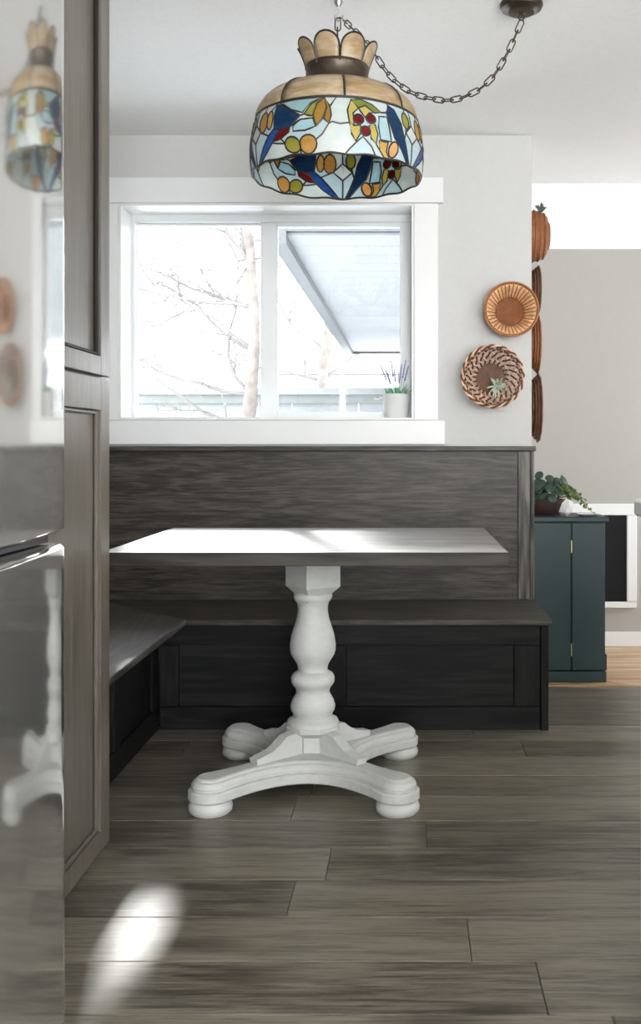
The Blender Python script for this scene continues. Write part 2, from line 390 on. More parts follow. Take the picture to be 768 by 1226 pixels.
door(.012, 1.266, .055, .085); door(1.274, HC-.02, .05, .09, 'pantry_shade')

# ------------------------------------------------------------------ L-shaped bench
bench = thing('banquette_bench', 'dark grey stained oak L-shaped bench with high panelled back under the window', 'bench', (-.2, 4.1, 0))
SZ = .428; BX1 = .541; SF = 3.82; LF = -.853
seat = MB().prism([(LF, SF), (LF, 2.745), (LX+.075, 2.745), (LX+.075, 4.325), (BX1, 4.325), (BX1, SF)], SZ-.022, SZ)
# two seat boards mitred at the corner
s1 = MB().prism([(LF+.001, SF), (BX1+.004, SF), (BX1+.004, 4.328), (LX+.08, 4.328)], SZ-.022, SZ); obj('seat', s1, 'bench_x', bench)
s2 = MB().prism([(LF-.001, SF), (LX+.078, 4.327), (LX+.078, 2.745), (LF-.001, 2.745)], SZ-.022, SZ); obj('seat', s2, 'bench_y', bench)
obj('nosing', box(LF+.002, BX1+.004, SF-.006, SF-.0005, SZ-.020, SZ+.001, b=.002), 'bench_x', bench)
obj('nosing', box(LF+.0005-.0005, LF+.005, 2.745, SF-.001, SZ-.020, SZ+.001, b=.002), 'bench_y', bench)
obj('backrest', box(LX+.08, .470, 4.332, 4.352, SZ-.01, 1.068), 'bench_x', bench)
obj('back_stile', box(.471, .523, 4.322, 4.352, SZ+.001, 1.068, b=.002), 'bench_z', bench)
obj('stile_bead', box(.5235, .529, 4.316, 4.352, SZ+.001, 1.068, b=.002), 'bench_z', bench)
obj('back_end_panel', box(.5295, BX1, 4.320, 4.397, SZ+.001, 1.068, b=.002), 'bench_z', bench)
obj('top_cap', box(LX+.005, BX1+.006, 4.306, 4.398, 1.0685, 1.090, b=.003), 'bench_x', bench)
obj('backrest', box(LX+.005, LX+.07, 2.745, 4.33, SZ-.01, 1.068), 'bench_y', bench)
obj('top_cap', box(LX+.005, LX+.09, 2.745, 4.305, 1.0685, 1.090, b=.003), 'bench_y', bench)
FB = 3.862; bt = SZ-.0225
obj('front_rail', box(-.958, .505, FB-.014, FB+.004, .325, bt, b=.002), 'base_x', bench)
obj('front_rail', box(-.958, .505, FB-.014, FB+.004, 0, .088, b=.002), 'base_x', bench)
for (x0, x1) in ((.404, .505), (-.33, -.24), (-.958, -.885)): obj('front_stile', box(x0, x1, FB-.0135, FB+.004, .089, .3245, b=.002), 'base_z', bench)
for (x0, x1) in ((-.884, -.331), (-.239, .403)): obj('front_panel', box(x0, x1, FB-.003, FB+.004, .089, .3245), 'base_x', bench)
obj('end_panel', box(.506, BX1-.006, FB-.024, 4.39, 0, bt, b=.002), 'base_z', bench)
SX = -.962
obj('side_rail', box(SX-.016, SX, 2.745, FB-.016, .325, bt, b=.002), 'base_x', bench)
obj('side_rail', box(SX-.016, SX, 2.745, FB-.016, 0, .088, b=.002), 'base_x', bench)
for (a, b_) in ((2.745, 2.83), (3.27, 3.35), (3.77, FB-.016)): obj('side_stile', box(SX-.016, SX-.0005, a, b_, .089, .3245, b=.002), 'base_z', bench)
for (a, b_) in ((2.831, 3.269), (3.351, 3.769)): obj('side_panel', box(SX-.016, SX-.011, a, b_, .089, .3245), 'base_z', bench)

# ------------------------------------------------------------------ pedestal table
TX, TY = -.312, 3.25
table = thing('pedestal_table', 'dark oak rectangular table on a white distressed turned pedestal', 'table', (TX, TY, 0))
obj('tabletop', box(-.891, .286, 2.894, 3.791, .741, .780, b=.002), 'table_x', table)
for e_ in ((-.895, .29, 2.890, 2.8938), (-.895, .29, 3.7912, 3.795), (-.895, -.8912, 2.894, 3.791), (.2862, .29, 2.894, 3.791)):
    obj('edge_band', box(*e_, .741, .7795, b=.001), 'edge', table)
def rot(mb, ang, c, st=0):
    return mb.xform(Matrix.Translation(c) @ Matrix.Rotation(ang, 4, 'Z') @ Matrix.Translation(-Vector(c)), st)
blk = MB(); hw = .064
ringb = lambda h, z: [(TX+a*h, TY+b_*h, z) for a, b_ in ((-1, -1), (1, -1), (1, 1), (-1, 1))]
vs = ringb(.045, .612)+ringb(hw, .634)+ringb(hw, .740)
blk.add(vs, [(3, 2, 1, 0), (8, 9, 10, 11)]+[(j*4+i, j*4+(i+1) % 4, (j+1)*4+(i+1) % 4, (j+1)*4+i) for j in range(2) for i in range(4)])
rot(blk, math.radians(38), (TX, TY, 0)); obj('top_block', blk, 'distress', table)
pr = [(708, 20), (710, 23), (714.5, 23.5), (718, 21.5), (721, 19), (727, 18), (733, 18.2), (741, 19.8), (750, 22.8), (760, 25.8), (771, 27.5), (778, 27.2), (783, 25.8), (789, 22), (794, 19), (799, 17.6), (802, 17.8), (804, 21), (806, 24), (810.5, 26), (815, 26), (819, 24), (821, 22), (825, 20), (829, 20.2), (836, 24.4), (844, 27), (849, 26), (852, 24), (856, 23), (858, 25), (860, 29.5), (863, 31), (866, 31)]
prof = [(.001, 1.08-(708-537)/369)]+[(p/369, 1.08-(y-537)/369) for y, p in pr]+[(.001, 1.08-(866-537)/369)]
obj('column', MB().lathe(prof, (TX, TY, 0), seg=40), 'distress', table, smooth=True)
zc = 1.08-(866-537)/369
cap = MB(); o8 = lambda r, z: [(TX+r*math.cos(PI/8+i*PI/4), TY+r*math.sin(PI/8+i*PI/4), z) for i in range(8)]
vs = o8(.060, .108)+o8(.060, zc-.032)+o8(.088, zc-.014)+o8(.088, zc-.005)+o8(.085, zc-.0005)
cap.add(vs, [tuple(range(8))[::-1], tuple(32+i for i in range(8))]+[(j*8+i, j*8+(i+1) % 8, (j+1)*8+(i+1) % 8, (j+1)*8+i) for j in range(4) for i in range(8)])
obj('collar_block', cap, 'distress', table)
# X-shaped base slab
fx, fy_ = .278, .272; armw = .066
def base_outline(off=0.0):
    pts = []
    ends = [(-fx, -fy_), (fx, -fy_), (fx, fy_), (-fx, fy_)]
    for k in range(4):
        e = Vector(ends[k]); d = e.normalized(); n = Vector((-d.y, d.x)); ww = armw-off
        a0 = math.atan2(d.y, d.x)
        for i in range(11):
            t = a0-PI/2+PI*i/10; pts.append((e.x+ww*math.cos(t), e.y+ww*math.sin(t)))
        e2 = Vector(ends[(k+1) % 4]); d2 = e2.normalized(); n2 = Vector((-d2.y, d2.x))
        P0 = e+n*ww; P2 = e2-n2*ww; mid = (d+d2).normalized()*(.150-off)
        Cc = (mid-.25*P0-.25*P2)*2
        for i in range(1, 14):
            t = i/14; q = (1-t)**2*P0+2*t*(1-t)*Cc+t*t*P2; pts.append((q.x, q.y))
    return pts
lay = [(.006, .040), (0, .045), (0, .068), (.004, .072), (.013, .073), (.013, .078), (.009, .081), (.010, .088), (.015, .096), (.024, .100), (.024, .103), (.030, .107)]
slab = MB(); n = None; vs = []
for off, z in lay:
    o_ = base_outline(off); n = len(o_); vs += [(TX+x, TY+y, z) for x, y in o_]
fs = [tuple(range(n))[::-1], tuple((len(lay)-1)*n+i for i in range(n))]
for j in range(len(lay)-1):
    for i in range(n): fs.append((j*n+i, j*n+(i+1) % n, (j+1)*n+(i+1) % n, (j+1)*n+i))
slab.add(vs, fs); obj('base_slab', slab, 'distress', table)
for a, b_ in ((-1, -1), (1, -1), (1, 1), (-1, 1)):
    obj('foot', MB().lathe([(.001, 0), (.055, 0), (.064, .008), (.066, .02), (.062, .034), (.056, .0395), (.001, .0395)], (TX+a*fx, TY+b_*fy_, 0), seg=24), 'distress', table, smooth=True)
    ang = math.atan2(b_*fy_, a*fx)
    cp = [(.058, .1075), (.232, .1075), (.235, .125), (.205, .130), (.172, .138), (.142, .155), (.120, .172), (.088, zc-.012), (.058, zc-.012)]
    m = MB(); nn = len(cp); th = .019
    m.add([(r, -th, z) for r, z in cp]+[(r, th, z) for r, z in cp], [tuple(range(nn)), tuple(range(nn, 2*nn))[::-1]]+[(i, (i+1) % nn, nn+(i+1) % nn, nn+i) for i in range(nn)])
    m.xform(Matrix.Translation((TX, TY, 0)) @ Matrix.Rotation(ang, 4, 'Z')); obj('corbel', m, 'distress', table)

# ------------------------------------------------------------------ stained-glass lamp
LXc, LYc = -.2208, 3.08
lamp = thing('pendant_lamp', 'stained glass pendant lamp with birds and fruit, crown of caramel petals', 'lamp', (LXc, LYc, 1.912))
ZT, ZB = 2.075, 1.912
def skr(v): return .247+.017*math.sin(PI*min(1, max(0, v)*.72)**.8) if v < 1 else .247+.017*math.sin(PI*.72**.8)
def scal(a): return .0025*math.cos(math.radians(a*15))
def cyl(a, v, dr=0):          # a degrees, 0 faces the camera side (-Y), positive to the right
    r = skr(v)+dr; t = math.radians(a); z = ZT+(ZB-ZT+scal(a)*max(0, v))*v
    return (LXc+r*math.sin(t), LYc-r*math.cos(t), z)
def ell(ca, cv, ra, rv, rotd=0, n=14):
    out = []
    for i in range(n):
        t = 2*PI*i/n; x = ra*math.cos(t); y = rv*54*math.sin(t); q = math.radians(rotd)
        out.append((ca+x*math.cos(q)-y*math.sin(q), cv+(x*math.sin(q)+y*math.cos(q))/54))
    return out
polys = [  # (colour, outline in degrees / height fraction)
 ('navy', [(-39, .03), (-33, .09), (-26, .22), (-19, .33), (-22, .40), (-26, .50), (-33, .52), (-39, .47), (-40, .25)]),
 ('red', [(-26, .50), (-27, .60), (-33, .68), (-40, .70), (-37, .58), (-33, .52)]),
 ('blue', [(-39, .47), (-33, .52), (-37, .58), (-40, .70), (-46, .86), (-53, .985), (-57, .985), (-50, .76), (-44, .58)]),
 ('caramel', ell(-50.5, .30, 4.6, .19)), ('amber', ell(-43.6, .30, 2.8, .17)),
 ('leafbrown', [(-4, .02), (-9, .14), (-11, .34), (-9, .52), (-5, .42), (-2.5, .22)]),
 ('olive', [(-4, .02), (-12, .12), (-17, .32), (-11, .36), (-9, .14)]),
 ('leafbrown', [(-4, .02), (-.5, .18), (.5, .36), (-1, .50), (-4, .42), (-2.5, .22)]),
 ('olive', ell(-24.5, .83, 5.2, .15, -18)), ('caramel', ell(-14, .83, 5.6, .16)),
 ('teal', [(-37, .02), (-6, .02), (-13, .11), (-18, .28), (-26, .2), (-33, .07)]),
 ('sky', [(-19, .40), (-11, .39), (-9, .54), (-16, .60), (-24, .60), (-24, .50)]),
 ('yellowgreen', [(13, .05), (10.5, .25), (11.5, .45), (14.5, .50), (14, .30), (17.5, .20)]),
 ('green', [(13, .05), (19, .03), (27, .10), (33, .22), (28, .25), (22, .14), (17.5, .20)]),
 ('yellowgreen', [(17.5, .20), (22, .14), (28, .25), (24.5, .27), (21.5, .36), (19, .27)]),
 ('yellowgreen', [(11.5, .47), (14.5, .52), (18.5, .50), (19, .62), (15.5, .78), (13, .66)]),
 ('yellowgreen', [(24, .50), (28, .46), (30, .62), (29, .80), (25.5, .72)]),
 ('berry', ell(17.3, .40, 3.2, .085)), ('berry', ell(25.3, .37, 3.2, .085)), ('berry', ell(21.6, .60, 3.2, .085)),
 ('sky', [(31, .30), (37, .28), (39, .55), (40, .70), (32, .70), (30.5, .5)]),
 ('amber', [(31, .72), (37.5, .72), (36.5, .88), (39, .985), (35, .985), (31.5, .88)]), ('peach', ell(42, .83, 3.8, .145, 10)),
 ('navy', [(39, .04), (44, .10), (49, .33), (51, .55), (55, .82), (58, .985), (55, .985), (49, .80), (42.5, .62), (39.5, .42), (36.8, .20)]),
 ('olive', ell(54, .24, 3.6, .15)),
]
lines = [[(-60, .62), (-60, 1)], [(-60, .62), (-53, .46), (-60, .28), (-67, .46), (-60, .62)], [(-60, 0), (-60, .28)], [(-53, .46), (-50, .49)], [(-53, .46), (-44, .58)],
 [(53, .46), (60, .62)], [(53, .46), (53.5, .39)], [(53, .46), (60, .28)], [(53, .46), (51.5, .6)],
 [(-50.5, .11), (-49, 0)], [(-43.6, .13), (-39, .03)], [(-57, .985), (-60, 1)],
 [(-1, .5), (1, .47), (6, .50), (11, .47)], [(-1, .5), (-5, .68), (-9, .76)], [(17, .77), (12, .90), (9, 1)], [(17, .77), (20, .70), (26, .86), (29, 1)],
 [(-33, .68), (-30, .78)], [(-40, .72), (-30, .78)], [(-9, .54), (-5, .42)], [(-19, .88), (-19, 1)], [(0, .18), (4, 0)], [(33, .22), (36.8, .20)], [(39, .04), (38, 0)], [(29, .80), (31.5, .88)], [(54, .09), (55, 0)], [(-26, .50), (-19, .40)], [(-19, .33), (-17, .31)]]
GC = {'navy': (srgb(30, 62, 100), srgb(40, 84, 130)), 'blue': (srgb(40, 92, 170), srgb(66, 120, 196)), 'red': (srgb(120, 26, 30), srgb(150, 40, 44)), 'caramel': (srgb(208, 160, 82), srgb(226, 186, 112)),
      'amber': (srgb(226, 182, 92), srgb(240, 208, 130)), 'leafbrown': (srgb(186, 140, 62), srgb(206, 170, 80)), 'olive': (srgb(172, 168, 72), srgb(196, 188, 92)), 'teal': (srgb(172, 212, 216), srgb(200, 226, 226)),
      'sky': (srgb(186, 222, 230), srgb(210, 234, 238)), 'yellowgreen': (srgb(214, 200, 110), srgb(226, 212, 132)), 'green': (srgb(140, 158, 66), srgb(164, 178, 88)), 'berry': (srgb(128, 24, 34), srgb(150, 34, 42)),
      'peach': (srgb(236, 184, 116), srgb(244, 204, 146)), 'white': (srgb(226, 236, 236), srgb(240, 244, 240)), 'pale': (srgb(206, 228, 234), srgb(228, 240, 242))}
for k, (a, b_) in GC.items(): M['glass_'+k] = stained_glass('glass_'+k, a, b_, .55)
NU, NV = 240, 66
def pip(p, poly):
    x, y = p; ins = False; n = len(poly)
    for i in range(n):
        x1, y1 = poly[i]; x2, y2 = poly[(i+1) % n]
        if (y1 > y) != (y2 > y) and x < (x2-x1)*(y-y1)/(y2-y1)+x1: ins = not ins
    return ins
lab = -np.ones((NU, NV), int)
AU = [-60+120*(i+.5)/NU for i in range(NU)]; AV = [(j+.5)/NV for j in range(NV)]
for pi_, (cn, pl) in enumerate(polys):
    xs = [q[0] for q in pl]; ys = [q[1] for q in pl]
    for i in range(max(0, int((min(xs)+60)*2)-1), min(NU, int((max(xs)+60)*2)+2)):
        for j in range(max(0, int(min(ys)*NV)-1), min(NV, int(max(ys)*NV)+2)):
            if pip((AU[i], AV[j]), pl): lab[i, j] = pi_
wall_ = np.zeros((NU, NV), bool)
for ln in lines:
    for (a, v), (a2, v2) in zip(ln, ln[1:]):
        st = 160
        for k in range(st+1):
            aa = a+(a2-a)*k/st; vv = v+(v2-v)*k/st
            i = int((aa+60)*2); j = int(vv*NV)
            if 0 <= i < NU and 0 <= j < NV: wall_[i, j] = True
            if 0 <= i+1 < NU and 0 <= j < NV: wall_[i+1, j] = True
nl = len(polys); names = [p[0] for p in polys]
for i in range(NU):
    for j in range(NV):
        if lab[i, j] == -1 and not wall_[i, j]:
            st = [(i, j)]; lab[i, j] = nl
            while st:
                a, b_ = st.pop()
                for da, db in ((1, 0), (-1, 0), (0, 1), (0, -1)):
                    q = (a+da, b_+db)
                    if 0 <= q[0] < NU and 0 <= q[1] < NV and lab[q] == -1 and not wall_[q]: lab[q] = nl; st.append(q)
            names.append('white' if nl % 3 else 'pale'); nl += 1
for it in range(6):
    idx = np.argwhere(lab == -1)
    if not len(idx): break
    new = lab.copy()
    for a, b_ in idx:
        for da, db in ((1, 0), (-1, 0), (0, 1), (0, -1)):
            q = (a+da, b_+db)
            if 0 <= q[0] < NU and 0 <= q[1] < NV and lab[q] >= 0: new[a, b_] = lab[q]; break
    lab = new
cells = {}
for i in range(NU):
    for j in range(NV): cells.setdefault(int(lab[i, j]), []).append((i, j))
# slivers are merged away into the leading
pieces = []
for k, cs in cells.items():
    if k < 0: continue
    m = MB(); vid = {}
    def V(i, j):
        if (i, j) not in vid: vid[(i, j)] = len(m.v); m.v.append(cyl(-60+120*i/NU, j/NV))
        return vid[(i, j)]
    for (i, j) in cs: m.f.append((V(i, j), V(i+1, j), V(i+1, j+1), V(i, j+1)))
    pieces.append((m, 'glass_'+names[k]))
def ring_copy(o, n, off=None):
    """copies of a lamp part turned about the lamp axis, sharing the mesh"""
    base = Vector(o.location)
    for k in range(1, n):
        c = o.copy(); C.objects.link(c); R = Matrix.Rotation(2*PI*k/n, 4, 'Z')
        c.location = R @ base; c.rotation_euler = (0, 0, 2*PI*k/n); LOC[c] = LOC[o]
for m, mt in pieces:
    o = obj('glass_piece', m, mt, lamp, smooth=True)
    md = o.modifiers.new('thickness', 'SOLIDIFY'); md.thickness = .0024; md.offset = 0
    ring_copy(o, 3)
ld = MB()
def lead_line(pts, closed=False, r=.0032):
    P = []
    pp = list(pts)+([pts[0]] if closed else [])
    for (a, v), (a2, v2) in zip(pp, pp[1:]):
        k = max(1, int(max(abs(a2-a)/3, abs(v2-v)/.12)))
        for i in range(k): P.append(cyl(a+(a2-a)*i/k, v+(v2-v)*i/k))
    if not closed: P.append(cyl(*pp[-1]))
    ld.tube(P, r, 5, closed)
for cn, pl in polys: lead_line(pl, True)
for ln in lines: lead_line(ln)
o = obj('leading', ld, 'lead', lamp, smooth=True); ring_copy(o, 3)
obj('bottom_rim', MB().tube([cyl(a, 1.0) for a in range(0, 360, 3)], .0034, 6, True), 'lead', lamp, smooth=True)
obj('shoulder_rim', MB().tube([cyl(a, 0.0) for a in range(0, 360, 5)], .0055, 6, True), 'lead', lamp, smooth=True)
# dome panels
CZ0, CZ1 = 2.170, 2.250; CR = .096
def domep(t): # t 0 rim .. 1 collar
    return (CR-.004)+(.247-CR+.004)*math.cos(t*PI/2)**.8, ZT+(CZ0+.006-ZT)*math.sin(t*PI/2)**1.0
da = math.radians(9-90)
pan = MB(); K = 8
for i in range(7):
    for j in range(K+1):
        t = da+PI/4*i/6; r, z = domep(j/K); pan.v.append((LXc+r*math.cos(t), LYc+r*math.sin(t), z))
for i in range(6):
    for j in range(K): a = i*(K+1)+j; pan.f.append((a, a+K+1, a+K+2, a+1))
o = obj('dome_panel', pan, 'caramel', lamp, smooth=True); md = o.modifiers.new('thickness', 'SOLIDIFY'); md.thickness = .003; md.offset = 0; ring_copy(o, 8)
o = obj('dome_rib', MB().tube([(LXc+domep(j/K)[0]*math.cos(da), LYc+domep(j/K)[0]*math.sin(da), domep(j/K)[1]+.001) for j in range(K+1)], .0038, 6), 'lead', lamp, smooth=True); ring_copy(o, 8)
obj('collar', MB().lathe([(CR-.006, CZ0), (CR+.002, CZ0), (CR+.003, CZ0+.006), (CR, CZ0+.01), (CR, CZ1-.01), (CR+.003, CZ1-.006), (CR+.002, CZ1), (CR-.006, CZ1)], (LXc, LYc, 0), seg=48, closed=True), 'bronze', lamp, smooth=True)
# crown petals
def petal(u, v):   # u -1..1, v 0..1
    r = CR-.002+.030*v**1.3; wd = (.037+.006*v)*math.sqrt(max(0, 1-max(0, (v-.55)/.45)**2)) if v > .55 else .037+.006*v
    t = da+PI/8+u*wd/r*.97; return (LXc+r*math.cos(t), LYc+r*math.sin(t), CZ1-.012+.078*v)
pm = MB(); nu, nv = 6, 10
for j in range(nv+1):
    vv = 1-(1-j/nv)**1.6
    for i in range(nu+1): pm.v.append(petal(-1+2*i/nu, min(vv, .999)))
for j in range(nv):
    for i in range(nu): a = j*(nu+1)+i; pm.f.append((a, a+1, a+nu+2, a+nu+1))
o = obj('crown_petal', pm, 'caramel', lamp, smooth=True); md = o.modifiers.new('thickness', 'SOLIDIFY'); md.thickness = .003; md.offset = 0; ring_copy(o, 8)
edge = [petal(-1, 1-(1-j/nv)**1.6) for j in range(nv)]+[petal(0, 1.0)]+[petal(1, 1-(1-j/nv)**1.6) for j in range(nv-1, -1, -1)]
o = obj('petal_leading', MB().tube(edge, .0032, 5), 'lead', lamp, smooth=True); ring_copy(o, 8)
sp = MB()
for k in range(3):
    t = 2*PI*k/3; sp.tube([(LXc+.094*math.cos(t), LYc+.094*math.sin(t), CZ1-.02), (LXc, LYc, CZ1-.012)], .003, 6)
sp.tube([(LXc, LYc, CZ1-.06), (LXc, LYc, CZ1+.055)], .005, 8)
sp.tube([(LXc+.009*math.cos(t), LYc, CZ1+.065+.010*math.sin(t)) for t in [2*PI*i/14 for i in range(14)]], .0022, 6, True)
obj('hanger_spider', sp, 'bronze', lamp, smooth=True)
# hook, canopy, swag chain
hookX = LXc+.004
hk = thing('ceiling_hook', 'small zinc swag hook screwed into the ceiling above the glass lamp', 'hook', (hookX, LYc, HC))
obj('mounting_plate', MB().lathe([(.001, HC), (.013, HC), (.013, HC-.006), (.006, HC-.018), (.001, HC-.018)], (hookX, LYc, 0), seg=16), 'steelhook', hk, smooth=True)
obj('hook', MB().tube([(hookX, LYc, HC-.016), (hookX, LYc, HC-.030), (hookX-.010, LYc, HC-.040), (hookX-.011, LYc, HC-.053), (hookX, LYc, HC-.062), (hookX+.012, LYc, HC-.055), (hookX+.014, LYc, HC-.044)], .0026, 7), 'steelhook', hk, smooth=True)
cn = thing('ceiling_canopy', 'round aged-bronze ceiling canopy that the swag chain hangs from', 'canopy', (.348, 3.10, HC))
obj('cover_plate', MB().lathe([(.001, HC), (.066, HC), (.067, HC-.006), (.062, HC-.016), (.045, HC-.022), (.040, HC-.028), (.012, HC-.030), (.008, HC-.034), (.001, HC-.034)], (.348, 3.10, 0), seg=40), 'bronze', cn, smooth=True)
obj('loop', MB().tube([(.348+.009*math.cos(t), 3.10, HC-.040+.010*math.sin(t)) for t in [2*PI*i/12 for i in range(12)]], .0025, 6, True), 'bronze', cn, smooth=True)
sw = thing('swag_chain', 'aged-bronze link chain swagged from the ceiling canopy to the lamp hook', 'chain', (.1, 3.09, 2.2))
def px(x, y, d): return Vector(((x-490)*d/1200, d, CAMZ-(y-537)*d/1200))
cp = [(625, 26), (618, 42), (610, 60), (599, 80), (588, 96), (573, 108), (555, 117), (536, 121), (515, 118), (494, 112), (476, 100), (462, 85), (450, 66), (438, 50), (424, 36), (409, 22)]
cd_ = [3.10, 3.11, 3.12, 3.13, 3.14, 3.16, 3.18, 3.20, 3.22, 3.235, 3.245, 3.25, 3.245, 3.22, 3.17, 3.09]
cw = [px(x, y, d) for (x, y), d in zip(cp, cd_)]
def resample(P, step):
    L = [0]
    for a, b_ in zip(P, P[1:]): L.append(L[-1]+(b_-a).length)
    n = round(L[-1]/step); out = []
    for k in range(n+1):
        t = L[-1]*k/n
        i = max(j for j in range(len(L)) if L[j] <= t+1e-9); i = min(i, len(P)-2)
        f = (t-L[i])/(L[i+1]-L[i]); out.append(P[i].lerp(P[i+1], f))
    return out
pts = resample(cw, .031)
lm = MB(); hl, rw = .0115, .0085
oval = [(hl+rw*math.cos(t), 0, rw*math.sin(t)) for t in [(-PI/2+PI*i/7) for i in range(8)]]+[(-hl+rw*math.cos(t), 0, rw*math.sin(t)) for t in [(PI/2+PI*i/7) for i in range(8)]]
lm.tube(oval, .0022, 5, True)
link0 = obj('chain_link', lm, 'bronze', sw, smooth=True)
for i in range(len(pts)-1):
    o = link0 if i == 0 else link0.copy()
    if i: C.objects.link(o)
    d = (pts[i+1]-pts[i]).normalized(); mid = (pts[i]+pts[i+1])/2
    q = d.to_track_quat('X', 'Z'); o.rotation_mode = 'QUATERNION'
    o.rotation_quaternion = q @ Matrix.Rotation(math.radians(50 if i % 2 else -35), 4, 'X').to_quaternion(); o.location = mid-LOC[sw]
# short length between lamp and hook
o = link0.copy(); C.objects.link(o); o.location = Vector((LXc+.002, LYc, HC-.072))-LOC[sw]; o.rotation_quaternion = Matrix.Rotation(PI/2, 4, 'Y').to_quaternion()
o = link0.copy(); C.objects.link(o); o.location = Vector((LXc+.001, LYc, HC-.100))-LOC[sw]; o.rotation_quaternion = (Matrix.Rotation(PI/2, 4, 'Z') @ Matrix.Rotation(PI/2, 4, 'Y')).to_quaternion()

# ------------------------------------------------------------------ baskets on the window wall
def bowl_basket():
    cx, cz, R, rb, dep = .440, 1.678, .116, .062, .10
    t = thing('wicker_bowl', 'round tan splint bowl basket hung above the open-weave basket', 'basket', (cx, WY-.002, cz))
    yb = WY-.003
    obj('base_disc', MB().lathe([(.001, yb), (rb, yb), (rb+.002, yb-.006), (rb-.004, yb-.010), (.001, yb-.010)], (cx, 0, cz), 'y', 36), 'wicker_brown', t, smooth=True)
    rings = MB()
    for k in range(1, 9):
        r = rb*k/8.6; rings.tube([(cx+r*math.cos(a), yb-.0105, cz+r*math.sin(a)) for a in [2*PI*i/24 for i in range(24)]], .0028, 5, True)
    obj('base_coils', rings, 'wicker_brown', t, smooth=True)
    obj('lining', MB().lathe([(rb-.002, yb-.004), (R-.006, yb-dep+.004), (R-.002, yb-dep+.002), (rb+.004, yb-.002)], (cx, 0, cz), 'y', 48, closed=True), 'wicker_brown', t, smooth=True)
    NS = 36; m = MB(); wv = .0064
    for j in range(5):
        f = j/4; r = rb+(R-.005-rb)*f-.0035; yy = yb-.006-(dep-.008)*f; h = wv*(.72+.5*f)
        for (dx, dr) in ((-h, .001), (-h*.5, -.0016), (h*.5, -.0016), (h, .001)): m.v.append((cx+r+dr, yy, cz+dx))
    for j in range(4):
        for i in range(3): a = j*4+i; m.f.append((a, a+1, a+5, a+4))
    s0 = obj('splint', m, 'wicker_tan', t, smooth=True); md = s0.modifiers.new('thickness', 'SOLIDIFY'); md.thickness = .0015
    b0 = Vector((LOC[s0].x-cx, 0, LOC[s0].z-cz)); 
    for k in range(1, NS):
        c = s0.copy(); C.objects.link(c); a = 2*PI*k/NS; Rm = Matrix.Rotation(-a, 4, 'Y')
        c.location = Rm @ b0+Vector((0, LOC[s0].y-(WY-.002), 0)); c.rotation_euler = (0, -a, 0)
    obj('rim', MB().tube([(cx+R*math.cos(a), yb-dep, cz+R*math.sin(a)) for a in [2*PI*i/48 for i in range(48)]], .0038, 7, True), 'wicker_rim', t, smooth=True)
bowl_basket()
def weave_basket():
    cx, cz, R, rb, dep = .358, 1.388, .130, .062, .115
    t = thing('woven_basket', 'round open-weave brown basket holding an air plant, hung beside the window', 'basket', (cx, WY-.002, cz)); yb = WY-.004
    def P(a, f, dr=0):
        r = rb+(R-rb)*math.sin(f*PI/2*.95)**.9+dr; return (cx+r*math.cos(a), yb-.004-dep*f, cz+r*math.sin(a))
    obj('base_disc', MB().lathe([(.001, yb), (rb+.004, yb), (rb+.004, yb-.006), (.001, yb-.007)], (cx, 0, cz), 'y', 32), 'wicker_dark', t, smooth=True)
    N = 22
    for sgn, mt in ((1, 'wicker_pale'), (-1, 'wicker_dark')):
        m = MB(); P0 = [P(sgn*f*.8, f, .0022*sgn*math.sin(f*PI*7)) for f in [i/16 for i in range(17)]]
        # flat strand: two parallel thin tubes side by side
        m.tube(P0, .0042, 6)
        s0 = obj('strand', m, mt, t, smooth=True); b0 = Vector((LOC[s0].x-cx, 0, LOC[s0].z-cz))
        for k in range(1, N):
            c = s0.copy(); C.objects.link(c); a = 2*PI*k/N
            c.location = Matrix.Rotation(-a, 4, 'Y') @ b0+Vector((0, LOC[s0].y-(WY-.002), 0)); c.rotation_euler = (0, -a, 0)
    for f, rr in ((.36, .0036), (.70, .0038)):
        obj('hoop', MB().tube([P(a, f, .003*math.sin(a*N)) for a in [2*PI*i/88 for i in range(88)]], rr, 5, True), 'wicker_pale' if f < .6 else 'wicker_dark', t, smooth=True)
    for k in range(2):
        obj('rim_braid', MB().tube([P(a, 1.0+.02*math.sin(a*16+k*PI), .004*math.cos(a*16+k*PI)) for a in [2*PI*i/96 for i in range(96)]], .0046, 6, True), 'wicker_pale' if k else 'wicker_dark', t, smooth=True)
    return cx, cz
bxx, bzz = weave_basket()
# air plant resting in that basket
ap = thing('air_plant', 'pale grey-green air plant resting in the open-weave basket', 'plant', (bxx+.028, WY-.05, bzz-.066))
rnd = random.Random(3)
for k in range(34):
    a = rnd.uniform(0, 2*PI); el = rnd.uniform(.1, 1.3); L = rnd.uniform(.034, .055)
    d = Vector((math.cos(a)*math.cos(el), -math.sin(el), math.sin(a)*math.cos(el))); c0 = Vector((bxx+.024, WY-.048, bzz-.036))
    bend = Vector((rnd.uniform(-.3, .3), -.2, rnd.uniform(-.5, .3)))
    pts_ = [c0+d*L*f+bend*L*f*f*.8 for f in (0, .3, .6, .85, 1)]
    obj('leaf', MB().tube(pts_, [.0035, .005, .004, .0026, .0008], 5), 'airplant', ap, smooth=True)
